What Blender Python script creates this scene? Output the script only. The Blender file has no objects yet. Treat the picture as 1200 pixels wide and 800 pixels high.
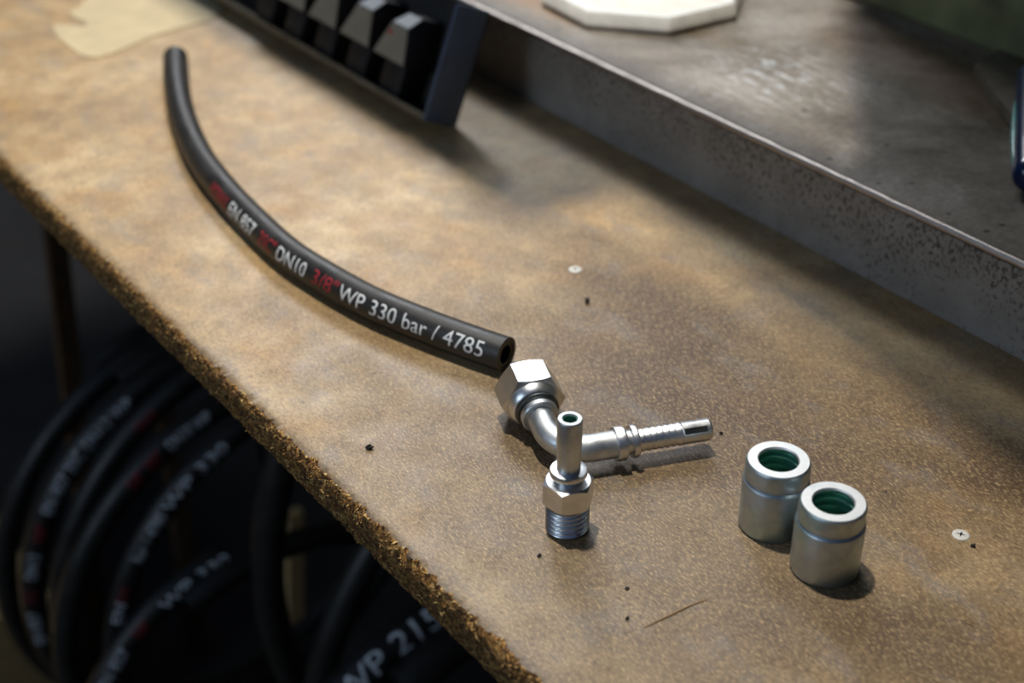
import bpy, bmesh, math, random
from mathutils import Vector, Matrix, noise
from math import sin, cos, pi, radians, sqrt, atan2

random.seed(7)
S = bpy.context.scene
COL = S.collection

# ------------------------------------------------------------------ camera
YAW, PITCH = radians(36.4), radians(32.2)
CAM = Vector((0, 0, 0.387))
head = Vector((-cos(YAW), sin(YAW), 0))
fwd = head * cos(PITCH) + Vector((0, 0, -sin(PITCH)))
right = head.cross(Vector((0, 0, 1)))
upv = right.cross(fwd)
cam_data = bpy.data.cameras.new('camera')
cam_data.sensor_width = 36
cam_data.lens = 51.0
cam_data.clip_start = 0.01
cam_data.clip_end = 50
cam_data.dof.use_dof = True
cam_data.dof.focus_distance = 0.625
cam_data.dof.aperture_fstop = 6.3
cam = bpy.data.objects.new('camera', cam_data)
COL.objects.link(cam)
cam.matrix_world = Matrix(((right.x, upv.x, -fwd.x, CAM.x), (right.y, upv.y, -fwd.y, CAM.y),
                           (right.z, upv.z, -fwd.z, CAM.z), (0, 0, 0, 1)))
S.camera = cam

# ------------------------------------------------------------------ light
w = bpy.data.worlds.new('world')
S.world = w
w.use_nodes = True
bg = w.node_tree.nodes['Background']
bg.inputs[0].default_value = (0.30, 0.52, 1.0, 1)
bg.inputs[1].default_value = 0.10


def area(name, loc, target, sx, sy, power, color):
    d = bpy.data.lights.new(name, 'AREA')
    d.shape = 'RECTANGLE'
    d.size, d.size_y, d.energy, d.color = sx, sy, power, color
    o = bpy.data.objects.new(name, d)
    COL.objects.link(o)
    o.location = loc
    o.rotation_euler = (Vector(target) - Vector(loc)).to_track_quat('-Z', 'Y').to_euler()
    return o


T0 = Vector((-0.5, 0.4, 0))


def from_dir(az, el, dist):
    """point seen from the bench at az degrees right of the camera's heading, el degrees up"""
    a = atan2(head.y, head.x) - radians(az)
    return T0 + Vector((cos(a) * cos(radians(el)), sin(a) * cos(radians(el)), sin(radians(el)))) * dist


area('window_light', from_dir(-11, 34, 3.2), T0, 0.50, 0.45, 23, (0.97, 0.98, 1.0))
area('bench_lamp', (-0.78, 0.33, 1.9), (-0.78, 0.33, 0), 0.07, 0.07, 35, (1.0, 0.945, 0.85))
area('door_light', from_dir(-125, 24, 3.5), T0, 1.3, 1.0, 19, (0.66, 0.82, 1.0))
area('skylight', from_dir(4, 48, 3.6), T0, 1.3, 0.9, 24, (0.90, 0.95, 1.0))

S.view_settings.view_transform = 'Standard'
S.view_settings.look = 'None'
S.view_settings.exposure = 0.08
S.view_settings.gamma = 1.0
S.view_settings.use_curve_mapping = False


# ------------------------------------------------------------------ material helpers
def lin(r, g, b):
    f = lambda c: (c / 255 / 12.92) if c <= 10.3 else (((c / 255) + 0.055) / 1.055) ** 2.4
    return (f(r), f(g), f(b), 1)


class NT:
    """tiny wrapper to write node trees quickly"""

    def __init__(s, name):
        s.m = bpy.data.materials.new(name)
        s.m.use_nodes = True
        s.t = s.m.node_tree
        s.b = s.t.nodes['Principled BSDF']
        s.tc = s.t.nodes.new('ShaderNodeTexCoord')

    def set(s, **k):
        for a, v in k.items():
            i = s.b.inputs[a.replace('_', ' ')]
            s.link(v, i)
        return s

    def link(s, v, i):
        if isinstance(v, bpy.types.NodeSocket):
            s.t.links.new(v, i)
        else:
            i.default_value = v

    def mapping(s, scale=(1, 1, 1), rot=(0, 0, 0), loc=(0, 0, 0), src=None):
        n = s.t.nodes.new('ShaderNodeMapping')
        n.inputs['Scale'].default_value = scale
        n.inputs['Rotation'].default_value = rot
        n.inputs['Location'].default_value = loc
        s.t.links.new(src or s.tc.outputs['Object'], n.inputs[0])
        return n.outputs[0]

    def noise(s, scale, detail=3, rough=0.55, vec=None, dist=0.0):
        n = s.t.nodes.new('ShaderNodeTexNoise')
        n.inputs['Scale'].default_value = scale
        n.inputs['Detail'].default_value = detail
        n.inputs['Roughness'].default_value = rough
        n.inputs['Distortion'].default_value = dist
        s.t.links.new(vec or s.tc.outputs['Object'], n.inputs['Vector'])
        return n.outputs['Fac']

    def voronoi(s, scale, vec=None, out='Distance'):
        n = s.t.nodes.new('ShaderNodeTexVoronoi')
        n.inputs['Scale'].default_value = scale
        s.t.links.new(vec or s.tc.outputs['Object'], n.inputs['Vector'])
        return n.outputs[out]

    def ramp(s, fac, *stops):
        n = s.t.nodes.new('ShaderNodeValToRGB')
        e = n.color_ramp.elements
        while len(e) < len(stops):
            e.new(0.5)
        for el, (p, c) in zip(e, stops):
            el.position = p
            el.color = c if isinstance(c, tuple) else (c, c, c, 1)
        s.link(fac, n.inputs[0])
        return n.outputs[0]

    def mix(s, fac, a, b, mode='MIX'):
        n = s.t.nodes.new('ShaderNodeMix')
        n.data_type = 'RGBA'
        n.blend_type = mode
        s.link(fac, n.inputs[0])
        s.link(a, n.inputs[6])
        s.link(b, n.inputs[7])
        return n.outputs[2]

    def math(s, op, a, b=0.0, c=None):
        n = s.t.nodes.new('ShaderNodeMath')
        n.operation = op
        s.link(a, n.inputs[0])
        s.link(b, n.inputs[1])
        if c is not None:
            s.link(c, n.inputs[2])
        return n.outputs[0]

    def bump(s, h, dist=0.001, strength=1.0):
        n = s.t.nodes.new('ShaderNodeBump')
        n.inputs['Strength'].default_value = strength
        n.inputs['Distance'].default_value = dist
        s.t.links.new(h, n.inputs['Height'])
        s.t.links.new(n.outputs[0], s.b.inputs['Normal'])
        return s

    def blob(s, cx, cy, rx, ry, ang=0.0, wob=0.5, soft=(0.35, 1.0), seed=0.0):
        """stain with a ragged outline, 1 inside, 0 outside (object x/y in metres)"""
        n = s.t.nodes.new('ShaderNodeMapping')
        n.vector_type = 'TEXTURE'
        n.inputs['Location'].default_value = (cx, cy, 0)
        n.inputs['Rotation'].default_value = (0, 0, ang)
        n.inputs['Scale'].default_value = (rx, ry, 1000)
        s.t.links.new(s.tc.outputs['Object'], n.inputs[0])
        l = s.t.nodes.new('ShaderNodeVectorMath')
        l.operation = 'LENGTH'
        s.t.links.new(n.outputs[0], l.inputs[0])
        nz = s.noise(28, 4, 0.6, s.mapping(loc=(seed, seed * 1.7, 0)))
        d = s.math('MULTIPLY_ADD', s.math('SUBTRACT', nz, 0.5), wob * 2, l.outputs['Value'])
        return s.ramp(d, (soft[0], 1.0), (soft[1], 0.0))


def simple(name, col, rough=0.5, metal=0.0, var=0.25, vscale=60, bump=0.0, bscale=400):
    n = NT(name)
    v = n.noise(vscale, 4)
    dark = tuple(c * (1 - var) for c in col[:3]) + (1,)
    lite = tuple(min(1, c * (1 + var)) for c in col[:3]) + (1,)
    n.set(Base_Color=n.ramp(v, (0.3, dark), (0.7, lite)), Roughness=rough, Metallic=metal)
    if bump:
        n.bump(n.noise(bscale, 3), bump)
    return n.m


# worktop: stained hardboard with fine wood fibres
def worktop_material():
    n = NT('stained_hardboard')
    grunge = n.noise(13, 5, 0.62, dist=0.35)
    base = n.ramp(grunge, (0.30, lin(146, 118, 82)), (0.5, lin(176, 148, 106)), (0.72, lin(204, 178, 136)))
    warm = n.noise(24, 4, 0.6, n.mapping(loc=(4, 9, 0)))
    base = n.mix(n.math('MULTIPLY', n.ramp(warm, (0.5, 0.0), (0.7, 1.0)), 0.55), base, lin(176, 132, 72))
    # dark brown oily stains
    stains = [(-0.45, 0.445, 0.15, 0.080, 0.0, 0.85), (-0.40, 0.39, 0.13, 0.065, 0.2, 0.72), (-0.27, 0.475, 0.14, 0.06, 0, 0.85),
              (-0.62, 0.437, 0.06, 0.020, 0.1, 0.5), (-0.50, 0.30, 0.16, 0.05, 0.0, 0.30), (-0.42, 0.335, 0.06, 0.03, 0.3, 0.5),
              (-0.22, 0.37, 0.09, 0.06, 0.5, 0.65), (-0.52, 0.37, 0.06, 0.03, 0.2, 0.35), (-0.57, 0.46, 0.045, 0.02, 0.3, 0.4),
              (-0.33, 0.415, 0.06, 0.03, 0.1, 0.45)]
    col = n.mix(n.math('MULTIPLY', n.blob(-0.34, 0.33, 0.24, 0.19, 0.0, 0.35, (0.3, 1.15), 11.0), 0.78), base, lin(98, 85, 70))
    for i, (cx, cy, rx, ry, a, st) in enumerate(stains):
        m = n.math('MULTIPLY', n.blob(cx, cy, rx, ry, a, seed=i * 3.1, soft=(0.2, 1.15)), st)
        col = n.mix(m, col, lin(64, 43, 22))
    blot = n.ramp(n.noise(55, 4, 0.65, n.mapping(loc=(2, 5, 0))), (0.40, 0.32), (0.62, 0.0))
    col = n.mix(blot, col, lin(76, 58, 38))
    fine = n.noise(420, 4, 0.75)
    col = n.mix(0.6, col, n.ramp(fine, (0.36, 0.36), (0.64, 0.64)), 'OVERLAY')
    # blue-grey smears
    sm = n.math('MULTIPLY', n.ramp(n.noise(34, 3, 0.6, n.mapping(scale=(0.7, 1.3, 1), loc=(3, 1, 0))), (0.54, 0.0), (0.70, 1.0)), 0.38)
    col = n.mix(sm, col, lin(112, 112, 114))
    # light fibres in several directions, dark fibres too
    for i, ang in enumerate((0.15, 0.75, 1.35, 1.95, 2.6)):
        v = n.mapping(scale=(380, 1850, 300), rot=(0, 0, ang), loc=(i * 7.7, i * 3.3, 0))
        f = n.noise(1.0, 0, 0.4, v)
        col = n.mix(n.math('MULTIPLY', n.ramp(f, (0.69, 0.0), (0.77, 1.0)), 0.5), col, lin(204, 174, 128))
        v2 = n.mapping(scale=(280, 1100, 300), rot=(0, 0, ang + 0.35), loc=(i * 2.2 + 50, i * 9, 0))
        f2 = n.noise(1.0, 0, 0.4, v2)
        col = n.mix(n.math('MULTIPLY', n.ramp(f2, (0.68, 0.0), (0.78, 1.0)), 0.35), col, lin(58, 38, 20))
    # small black specks of dirt
    d = n.voronoi(90)
    pick = n.ramp(n.voronoi(90, out='Color'), (0.80, 0.0), (0.82, 1.0))
    sp = n.math('MULTIPLY', n.ramp(d, (0.05, 1.0), (0.10, 0.0)), pick)
    col = n.mix(n.math('MULTIPLY', sp, 0.85), col, lin(30, 24, 20))
    # grime along the worn front edge
    sep = n.t.nodes.new('ShaderNodeSeparateXYZ')
    n.t.links.new(n.tc.outputs['Object'], sep.inputs[0])
    e = n.math('MULTIPLY_ADD', n.math('SUBTRACT', n.noise(160, 4, 0.7), 0.5), 0.012, sep.outputs['Y'])
    em = n.ramp(e, (0.2335, 1.0), (0.2400, 0.0))
    col = n.mix(n.math('MULTIPLY', em, 0.75), col, lin(44, 34, 26))
    n.set(Base_Color=col, Roughness=n.ramp(n.noise(40, 4, 0.6), (0.3, 0.40), (0.7, 0.54)))
    n.b.inputs['Specular IOR Level'].default_value = 0.42
    n.bump(n.noise(900, 3, 0.6), 0.0002, 0.3)
    return n.m


def edge_material():
    n = NT('raw_chipboard_edge')
    c = n.voronoi(1.0, n.mapping(scale=(560, 560, 900)), 'Color')
    g = n.noise(30, 3)
    col = n.ramp(c, (0.0, lin(58, 36, 16)), (0.3, lin(128, 84, 38)), (0.6, lin(190, 136, 66)), (1.0, lin(244, 204, 126)))
    col = n.mix(n.math('MULTIPLY', n.ramp(n.noise(300, 4, 0.7), (0.42, 1.0), (0.55, 0.0)), 0.5), col, lin(34, 22, 12))
    col = n.mix(n.ramp(g, (0.35, 0.5), (0.65, 0.0)), col, lin(40, 28, 16))
    n.set(Base_Color=col, Roughness=0.85)
    n.bump(n.noise(900, 4, 0.7), 0.0015)
    return n.m


def fibre_material():
    n = NT('loose_wood_fibres')
    geo = n.t.nodes.new('ShaderNodeNewGeometry')
    n.set(Base_Color=n.ramp(geo.outputs['Random Per Island'], (0.0, lin(36, 24, 14)), (0.40, lin(110, 74, 34)), (0.7, lin(196, 144, 74)),
                            (1.0, lin(248, 212, 140))), Roughness=0.8)
    return n.m


def steel_plate_material():
    n = NT('dirty_steel_plate')
    g = n.noise(13, 6, 0.62, dist=0.4)
    col = n.ramp(g, (0.34, lin(78, 69, 57)), (0.5, lin(116, 107, 95)), (0.66, lin(146, 139, 130)))
    col = n.mix(n.math('MULTIPLY', n.blob(-0.52, 0.165, 0.16, 0.05, -0.1, seed=4), 0.5), col, lin(104, 72, 40))
    col = n.mix(n.math('MULTIPLY', n.blob(-0.78, 0.045, 0.08, 0.03, 0, seed=9), 0.55), col, lin(140, 104, 62))
    col = n.mix(n.math('MULTIPLY', n.blob(-0.645, 0.09, 0.05, 0.016, 0.2, seed=2), 0.6), col, lin(92, 76, 50))
    f = n.noise(240, 5, 0.75)
    col = n.mix(0.75, col, n.ramp(f, (0.3, 0.3), (0.7, 0.72)), 'OVERLAY')
    # bright scuffs
    sc = n.noise(1.0, 6, 0.75, n.mapping(scale=(60, 190, 60), rot=(0, 0, 0.5)), 0.5)
    zone = n.blob(-0.585, 0.077, 0.07, 0.065, 0.2, 0.6, (0.2, 1.1), 6)
    scm = n.math('MULTIPLY', n.ramp(sc, (0.50, 0.0), (0.62, 1.0)), zone)
    col = n.mix(n.math('MULTIPLY', scm, 0.55), col, lin(226, 232, 236))
    sc2 = n.ramp(n.noise(1.0, 3, 0.6, n.mapping(scale=(25, 260, 60), rot=(0, 0, -0.7))), (0.62, 0.0), (0.72, 1.0))
    col = n.mix(n.math('MULTIPLY', sc2, 0.35), col, lin(160, 156, 148))
    d = n.voronoi(75)
    pick = n.ramp(n.voronoi(75, out='Color'), (0.74, 0.0), (0.76, 1.0))
    col = n.mix(n.math('MULTIPLY', n.ramp(d, (0.07, 1.0), (0.16, 0.0)), pick), col, lin(28, 26, 24))
    n.set(Base_Color=col, Metallic=0.1, Roughness=n.ramp(g, (0.3, 0.44), (0.7, 0.60)))
    n.b.inputs['Specular IOR Level'].default_value = 0.4
    n.bump(n.math('ADD', n.noise(500, 4), n.math('MULTIPLY', n.noise(90, 3), 1.5)), 0.0004, 0.5)
    return n.m


def flange_material():
    n = NT('chipped_grey_paint')
    col = n.ramp(n.noise(40, 5, 0.6), (0.3, lin(128, 122, 115)), (0.7, lin(152, 146, 138)))
    sep = n.t.nodes.new('ShaderNodeSeparateXYZ')
    n.t.links.new(n.tc.outputs['Object'], sep.inputs[0])
    up = n.ramp(sep.outputs['Z'], (0.010, 0.09), (0.047, 0.0))     # more chips towards the top edge
    sp = n.math('SUBTRACT', n.noise(1.0, 4, 0.75, n.mapping(scale=(400, 400, 300))), up)
    big = n.math('MULTIPLY', n.math('SUBTRACT', n.noise(22, 2), 0.5), 0.18)
    m = n.ramp(n.math('ADD', sp, big), (0.49, 0.0), (0.56, 1.0))
    col = n.mix(n.math('MULTIPLY', m, 0.85), col, lin(52, 46, 42))
    n.set(Base_Color=col, Roughness=0.5)
    n.bump(n.noise(300, 4, 0.7), 0.0006, 0.6)
    return n.m


def zinc(name, col, rough=0.22, iri=0.0):
    n = NT(name)
    g = n.noise(150, 4, 0.6)
    c2 = tuple(c * 0.82 for c in col[:3]) + (1,)
    base = n.ramp(g, (0.3, c2), (0.6, col))
    if iri:
        base = n.mix(n.math('MULTIPLY', n.ramp(n.noise(60, 2), (0.45, 0.0), (0.65, 1.0)), iri), base, lin(110, 180, 160))
    n.set(Base_Color=base, Metallic=1.0, Roughness=n.ramp(g, (0.3, rough * 1.5), (0.7, rough)))
    n.bump(n.noise(700, 3), 0.0001, 0.35)
    return n.m


def rubber(name, col=(26, 25, 24), rough=0.5):
    n = NT(name)
    c = lin(*col)
    g = n.noise(70, 4, 0.65)
    n.set(Base_Color=n.ramp(g, (0.35, c), (0.75, tuple(x * 1.9 for x in c[:3]) + (1,))), Roughness=n.ramp(g, (0.3, rough * 0.8), (0.7, rough * 1.15)))
    n.bump(n.noise(1200, 2), 0.0002, 0.6)
    return n.m


M = dict(
    worktop=worktop_material(), edge=edge_material(), fibre=fibre_material(), steel=steel_plate_material(), flange=flange_material(),
    bead=zinc('worn_bright_steel_edge', lin(200, 190, 182), 0.35),
    zinc=zinc('zinc_plating', lin(226, 228, 230), 0.28), zinc_dull=zinc('dull_zinc_plating', lin(206, 210, 212), 0.36),
    zinc_dark=zinc('dark_steel_ring', lin(96, 98, 98), 0.35), ferrule=zinc('blue_zinc_plating', lin(186, 196, 202), 0.36, 0.22),
    ferrule_top=zinc('turned_end_face', lin(232, 234, 234), 0.38), bore=zinc('green_zinc_bore', lin(140, 196, 178), 0.36, 0.6),
    rubber=rubber('black_hose_rubber', (27, 26, 25), 0.46), tube=rubber('inner_hose_rubber', (16, 16, 16), 0.4),
    white=simple('white_hose_print', lin(214, 218, 220), 0.6, var=0.1), red=simple('red_hose_print', lin(150, 34, 44), 0.6, var=0.2, vscale=900),
    grey_print=simple('dull_white_hose_print', lin(226, 232, 240), 0.6, var=0.15, vscale=300),
    tray=simple('blue_grey_tray_steel', lin(86, 102, 130), 0.55, 0.1, 0.15, 60), tray_in=simple('dirty_tray_inside', lin(34, 31, 27), 0.7, var=0.4),
    tray_lip=simple('worn_tray_lip', lin(116, 108, 90), 0.5, 0.4),
    die_face=simple('ground_steel_die_face', lin(150, 146, 132), 0.5, 0.15, 0.12), die_top=simple('bright_steel_die_chamfer', lin(205, 206, 204), 0.5, 0.15, 0.1),
    die_side=simple('black_oxide_die_side', lin(22, 21, 24), 0.55), red_dot=simple('red_paint_dot', lin(196, 60, 48), 0.5),
    plastic=simple('white_plastic', lin(232, 232, 228), 0.4, var=0.06), plastic_worn=simple('scuffed_white_plastic', lin(220, 215, 204), 0.6, var=0.22, vscale=45),
    green=simple('dirty_green_machine_paint', lin(112, 116, 82), 0.55, 0.1, 0.45, 22, 0.0008, 120), foot=simple('greasy_cast_foot', lin(104, 94, 78), 0.6, 0.2, 0.3),
    dark=simple('dark_gap', lin(10, 10, 10), 0.8), blue=simple('blue_tool_enamel', lin(15, 36, 72), 0.22, 0.1, 0.4, 90),
    teal=simple('worn_teal_enamel', lin(58, 128, 122), 0.3, 0.1, 0.4, 200),
    paper=simple('pale_torn_card', lin(190, 173, 138), 0.8, var=0.10, vscale=40), lath=simple('bare_wood_lath', lin(74, 54, 32), 0.8, var=0.25),
    card=simple('brown_cardboard', lin(204, 174, 122), 0.8, var=0.12), frame=simple('dark_frame_steel', lin(30, 30, 32), 0.6, 0.3),
    floor=simple('dark_workshop_concrete', lin(52, 50, 48), 0.8, var=0.3, vscale=6), wall=simple('dull_workshop_wall', lin(96, 94, 90), 0.9, var=0.1, vscale=4),
    screw=simple('dull_screw_head', lin(200, 198, 190), 0.5, 0.2, 0.08, 300), crumb=simple('black_dirt_crumb', lin(22, 18, 15), 0.8), straw=simple('tan_wood_splinter', lin(150, 112, 62), 0.7),
)


# ------------------------------------------------------------------ mesh helpers
def link(o, parent=None):
    COL.objects.link(o)
    if parent:
        o.parent = parent
    return o


def mesh(name, verts, faces, mat, parent=None, loc=None, smooth=None, mats=None, fm=None):
    me = bpy.data.meshes.new(name)
    me.from_pydata([tuple(v) for v in verts], [], faces)
    for m in (mats or [mat]):
        me.materials.append(m)
    if fm:
        me.polygons.foreach_set('material_index', fm)
    bm = bmesh.new()
    bm.from_mesh(me)
    bmesh.ops.recalc_face_normals(bm, faces=bm.faces)
    bm.to_mesh(me)
    bm.free()
    if smooth is not None:
        me.polygons.foreach_set('use_smooth', [True] * len(me.polygons))
        me.set_sharp_from_angle(angle=radians(smooth))
    o = bpy.data.objects.new(name, me)
    if loc is not None:
        o.location = loc
    return link(o, parent)


def bevelled(name, verts, faces, mat, parent=None, width=0.001, segs=2, loc=None, mats=None, fm=None):
    me = bpy.data.meshes.new(name)
    me.from_pydata([tuple(v) for v in verts], [], faces)
    for m in (mats or [mat]):
        me.materials.append(m)
    if fm:
        me.polygons.foreach_set('material_index', fm)
    bm = bmesh.new()
    bm.from_mesh(me)
    bmesh.ops.recalc_face_normals(bm, faces=bm.faces)
    bmesh.ops.bevel(bm, geom=list(bm.edges), offset=width, segments=segs, profile=0.6, affect='EDGES', clamp_overlap=True)
    bm.to_mesh(me)
    bm.free()
    me.polygons.foreach_set('use_smooth', [True] * len(me.polygons))
    me.set_sharp_from_angle(angle=radians(35))
    o = bpy.data.objects.new(name, me)
    if loc is not None:
        o.location = loc
    return link(o, parent)


def box_vf(x0, x1, y0, y1, z0, z1):
    v = [(x, y, z) for z in (z0, z1) for y in (y0, y1) for x in (x0, x1)]
    f = [(0, 2, 3, 1), (4, 5, 7, 6), (0, 1, 5, 4), (2, 6, 7, 3), (0, 4, 6, 2), (1, 3, 7, 5)]
    return v, f


def box(name, x0, x1, y0, y1, z0, z1, mat, parent=None, bev=0.001):
    return bevelled(name, *box_vf(x0, x1, y0, y1, z0, z1), mat, parent, bev)


def lathe_vf(prof, n=64, closed=False):
    """prof: list of (r, z). r == 0 ends become a single point"""
    V, Fc, rings = [], [], []
    for r, z in prof:
        if r <= 1e-9:
            V.append(Vector((0, 0, z)))
            rings.append([len(V) - 1])
        else:
            st = len(V)
            V += [Vector((r * cos(2 * pi * k / n), r * sin(2 * pi * k / n), z)) for k in range(n)]
            rings.append(list(range(st, st + n)))
    pairs = list(zip(rings, rings[1:])) + ([(rings[-1], rings[0])] if closed else [])
    for a, b in pairs:
        for k in range(n):
            k2 = (k + 1) % n
            if len(a) == 1 and len(b) == 1:
                continue
            if len(a) == 1:
                Fc.append((a[0], b[k], b[k2]))
            elif len(b) == 1:
                Fc.append((a[k], b[0], a[k2]))
            else:
                Fc.append((a[k], b[k], b[k2], a[k2]))
    return V, Fc


def hex_vf(af, z0, z1, rb, n=72, ch=radians(28), rot=0.0):
    """hexagon (across flats af) with turned chamfers at both ends and a round bore of radius rb"""
    half = af / 2
    rc = half * 0.97
    V, Fc, rows = [], [], []
    tn = math.tan(ch)
    for k in range(n):
        th = 2 * pi * k / n
        loc = (th + pi / 6) % (pi / 3) - pi / 6
        rh = half / cos(loc)
        dz = max(0.0, rh - rc) * tn
        c, s_ = cos(th + rot), sin(th + rot)
        col = [(rb, z0), (rc, z0), (rh, z0 + dz), (rh, z1 - dz), (rc, z1), (rb, z1)]
        rows.append([len(V) + i for i in range(6)])
        V += [Vector((r * c, r * s_, z)) for r, z in col]
    for k in range(n):
        a, b = rows[k], rows[(k + 1) % n]
        for i in range(6):
            j = (i + 1) % 6
            Fc.append((a[i], b[i], b[j], a[j]))
    return V, Fc


def thread_vf(r0, depth, pitch, z0, z1, n=72, per=8, rin=0.0):
    """real helical thread, ends run out flat"""
    rows = int((z1 - z0) / pitch * per)
    prof = []
    V, Fc = [], []
    for i in range(rows + 1):
        z = z0 + (z1 - z0) * i / rows
        for k in range(n):
            th = 2 * pi * k / n
            ph = (z / pitch - k / n) % 1.0
            tri = abs(ph - 0.5) * 2
            r = r0 - depth * min(1, max(0, tri * 1.25 - 0.1))
            if i in (0, rows):
                r = r0 - depth
            V.append(Vector((r * cos(th), r * sin(th), z)))
    for i in range(rows):
        for k in range(n):
            k2 = (k + 1) % n
            Fc.append((i * n + k, i * n + k2, (i + 1) * n + k2, (i + 1) * n + k))
    if rin:
        st = len(V)
        for z in (z0, z1):
            V += [Vector((rin * cos(2 * pi * k / n), rin * sin(2 * pi * k / n), z)) for k in range(n)]
        for k in range(n):
            k2 = (k + 1) % n
            Fc.append((k, st + k, st + k2, k2))
            Fc.append((rows * n + k, rows * n + k2, st + n + k2, st + n + k))
            Fc.append((st + k, st + n + k, st + n + k2, st + k2))
    else:
        Fc.append(tuple(range(n)))
        Fc.append(tuple(rows * n + k for k in range(n)))
    return V, Fc


def frames(path):
    """parallel transport frames"""
    n = len(path)
    tans = []
    for i in range(n):
        a, b = path[max(0, i - 1)], path[min(n - 1, i + 1)]
        tans.append((b - a).normalized())
    ref = Vector((0, 0, 1)) if abs(tans[0].z) < 0.9 else Vector((1, 0, 0))
    u = (ref - tans[0] * ref.dot(tans[0])).normalized()
    out = []
    for t in tans:
        u = (u - t * u.dot(t)).normalized()
        out.append((t, u, t.cross(u)))
    return out


def sweep_vf(path, rad, n=32, rin=0.0, cap=True):
    """tube along path; rad number or list; rin > 0 gives an open tube with a wall"""
    fr = frames(path)
    rads = rad if isinstance(rad, (list, tuple)) else [rad] * len(path)
    V, Fc = [], []

    def ring(i, r):
        t, u, v = fr[i]
        st = len(V)
        V.extend(path[i] + u * (r * cos(2 * pi * k / n)) + v * (r * sin(2 * pi * k / n)) for k in range(n))
        return list(range(st, st + n))
    outer = [ring(i, rads[i]) for i in range(len(path))]

    def stitch(a, b):
        for k in range(n):
            k2 = (k + 1) % n
            Fc.append((a[k], a[k2], b[k2], b[k]))
    for a, b in zip(outer, outer[1:]):
        stitch(a, b)
    if rin:
        inner = [ring(i, rin) for i in range(len(path))]
        for a, b in zip(inner, inner[1:]):
            stitch(b, a)
        stitch(inner[0], outer[0])
        stitch(outer[-1], inner[-1])
    elif cap:
        Fc.append(tuple(outer[0]))
        Fc.append(tuple(outer[-1]))
    return V, Fc


def xform(V, mat):
    return [mat @ v for v in V]


def spline(pts, per=16):
    """Catmull-Rom"""
    P = [Vector(p) for p in pts]
    P = [P[0] * 2 - P[1]] + P + [P[-1] * 2 - P[-2]]
    out = []
    for i in range(1, len(P) - 2):
        a, b, c, d = P[i - 1:i + 3]
        for k in range(per):
            t = k / per
            out.append(0.5 * ((2 * b) + (c - a) * t + (2 * a - 5 * b + 4 * c - d) * t * t + (3 * b - a - 3 * c + d) * t ** 3))
    out.append(P[-2])
    return out


def resample(path, n):
    L = [0.0]
    for a, b in zip(path, path[1:]):
        L.append(L[-1] + (b - a).length)
    out, j = [], 0
    for i in range(n):
        s = L[-1] * i / (n - 1)
        while j < len(L) - 2 and L[j + 1] < s:
            j += 1
        t = (s - L[j]) / max(1e-12, L[j + 1] - L[j])
        out.append(path[j].lerp(path[j + 1], min(1, max(0, t))))
    return out, L[-1]


def thing(name, label, cat, loc, rotz=0.0, group=None):
    o = bpy.data.objects.new(name, None)
    o.empty_display_size = 0.02
    o.location = loc
    o.rotation_euler = (0, 0, rotz)
    return tag(link(o), label, cat, group)


def tag(o, label, cat, group=None):
    o['label'] = label
    o['category'] = cat
    if group:
        o['group'] = group
    return o


def wrap_text(name, body, surf, s0, s1, ang, cap, mat, parent, step=0.0025, off=0.00012, flip=False, narrow=None):
    """flat printed text laid on a curved tube. surf(s, height) -> point; letters run from s0 to s1, cap height in metres"""
    cu = bpy.data.curves.new(name, 'FONT')
    cu.body = body
    cu.size = 1.0
    cu.resolution_u = 3
    tmp = bpy.data.objects.new(name, cu)
    COL.objects.link(tmp)
    dg = bpy.context.evaluated_depsgraph_get()
    me = bpy.data.meshes.new_from_object(tmp.evaluated_get(dg))
    bpy.data.objects.remove(tmp)
    bpy.data.curves.remove(cu)
    xs = [v.co.x for v in me.vertices]
    x0, x1 = min(xs), max(xs)
    caph = 0.69
    bm = bmesh.new()
    bm.from_mesh(me)
    for v in bm.verts:
        v.co.x = (v.co.x - x0) / (x1 - x0)
        v.co.y = v.co.y / caph - 0.5
    Ls = abs(s1 - s0)
    nx = max(2, int(Ls / step))
    for i in range(1, nx):
        bmesh.ops.bisect_plane(bm, geom=bm.verts[:] + bm.edges[:] + bm.faces[:], plane_co=(i / nx, 0, 0), plane_no=(1, 0, 0))
    for i in range(-3, 4):
        bmesh.ops.bisect_plane(bm, geom=bm.verts[:] + bm.edges[:] + bm.faces[:], plane_co=(0, i / 6, 0), plane_no=(0, 1, 0))
    for v in bm.verts:
        v.co = surf(s0 + (s1 - s0) * v.co.x, v.co.y * cap, off)
    bm.to_mesh(me)
    bm.free()
    me.materials.clear()
    me.materials.append(mat)
    o = bpy.data.objects.new(name, me)
    return link(o, parent)


def tube_surface(path, r, ang, sign=1.0):
    """surface function: s along the path from its start, height = arc length round the tube from the centre angle"""
    L = [0.0]
    for a, b in zip(path, path[1:]):
        L.append(L[-1] + (b - a).length)
    Z = Vector((0, 0, 1))

    def f(s, h, off):
        j = 0
        lo, hi = 0, len(L) - 2
        while lo < hi:
            m = (lo + hi + 1) // 2
            if L[m] <= s:
                lo = m
            else:
                hi = m - 1
        j = lo
        t = (s - L[j]) / (L[j + 1] - L[j])
        p = path[j].lerp(path[j + 1], t)
        a, b = path[max(0, j - 1)], path[min(len(path) - 1, j + 2)]
        tan = (b - a).normalized()
        return p, tan, h, off
    return f


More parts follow.
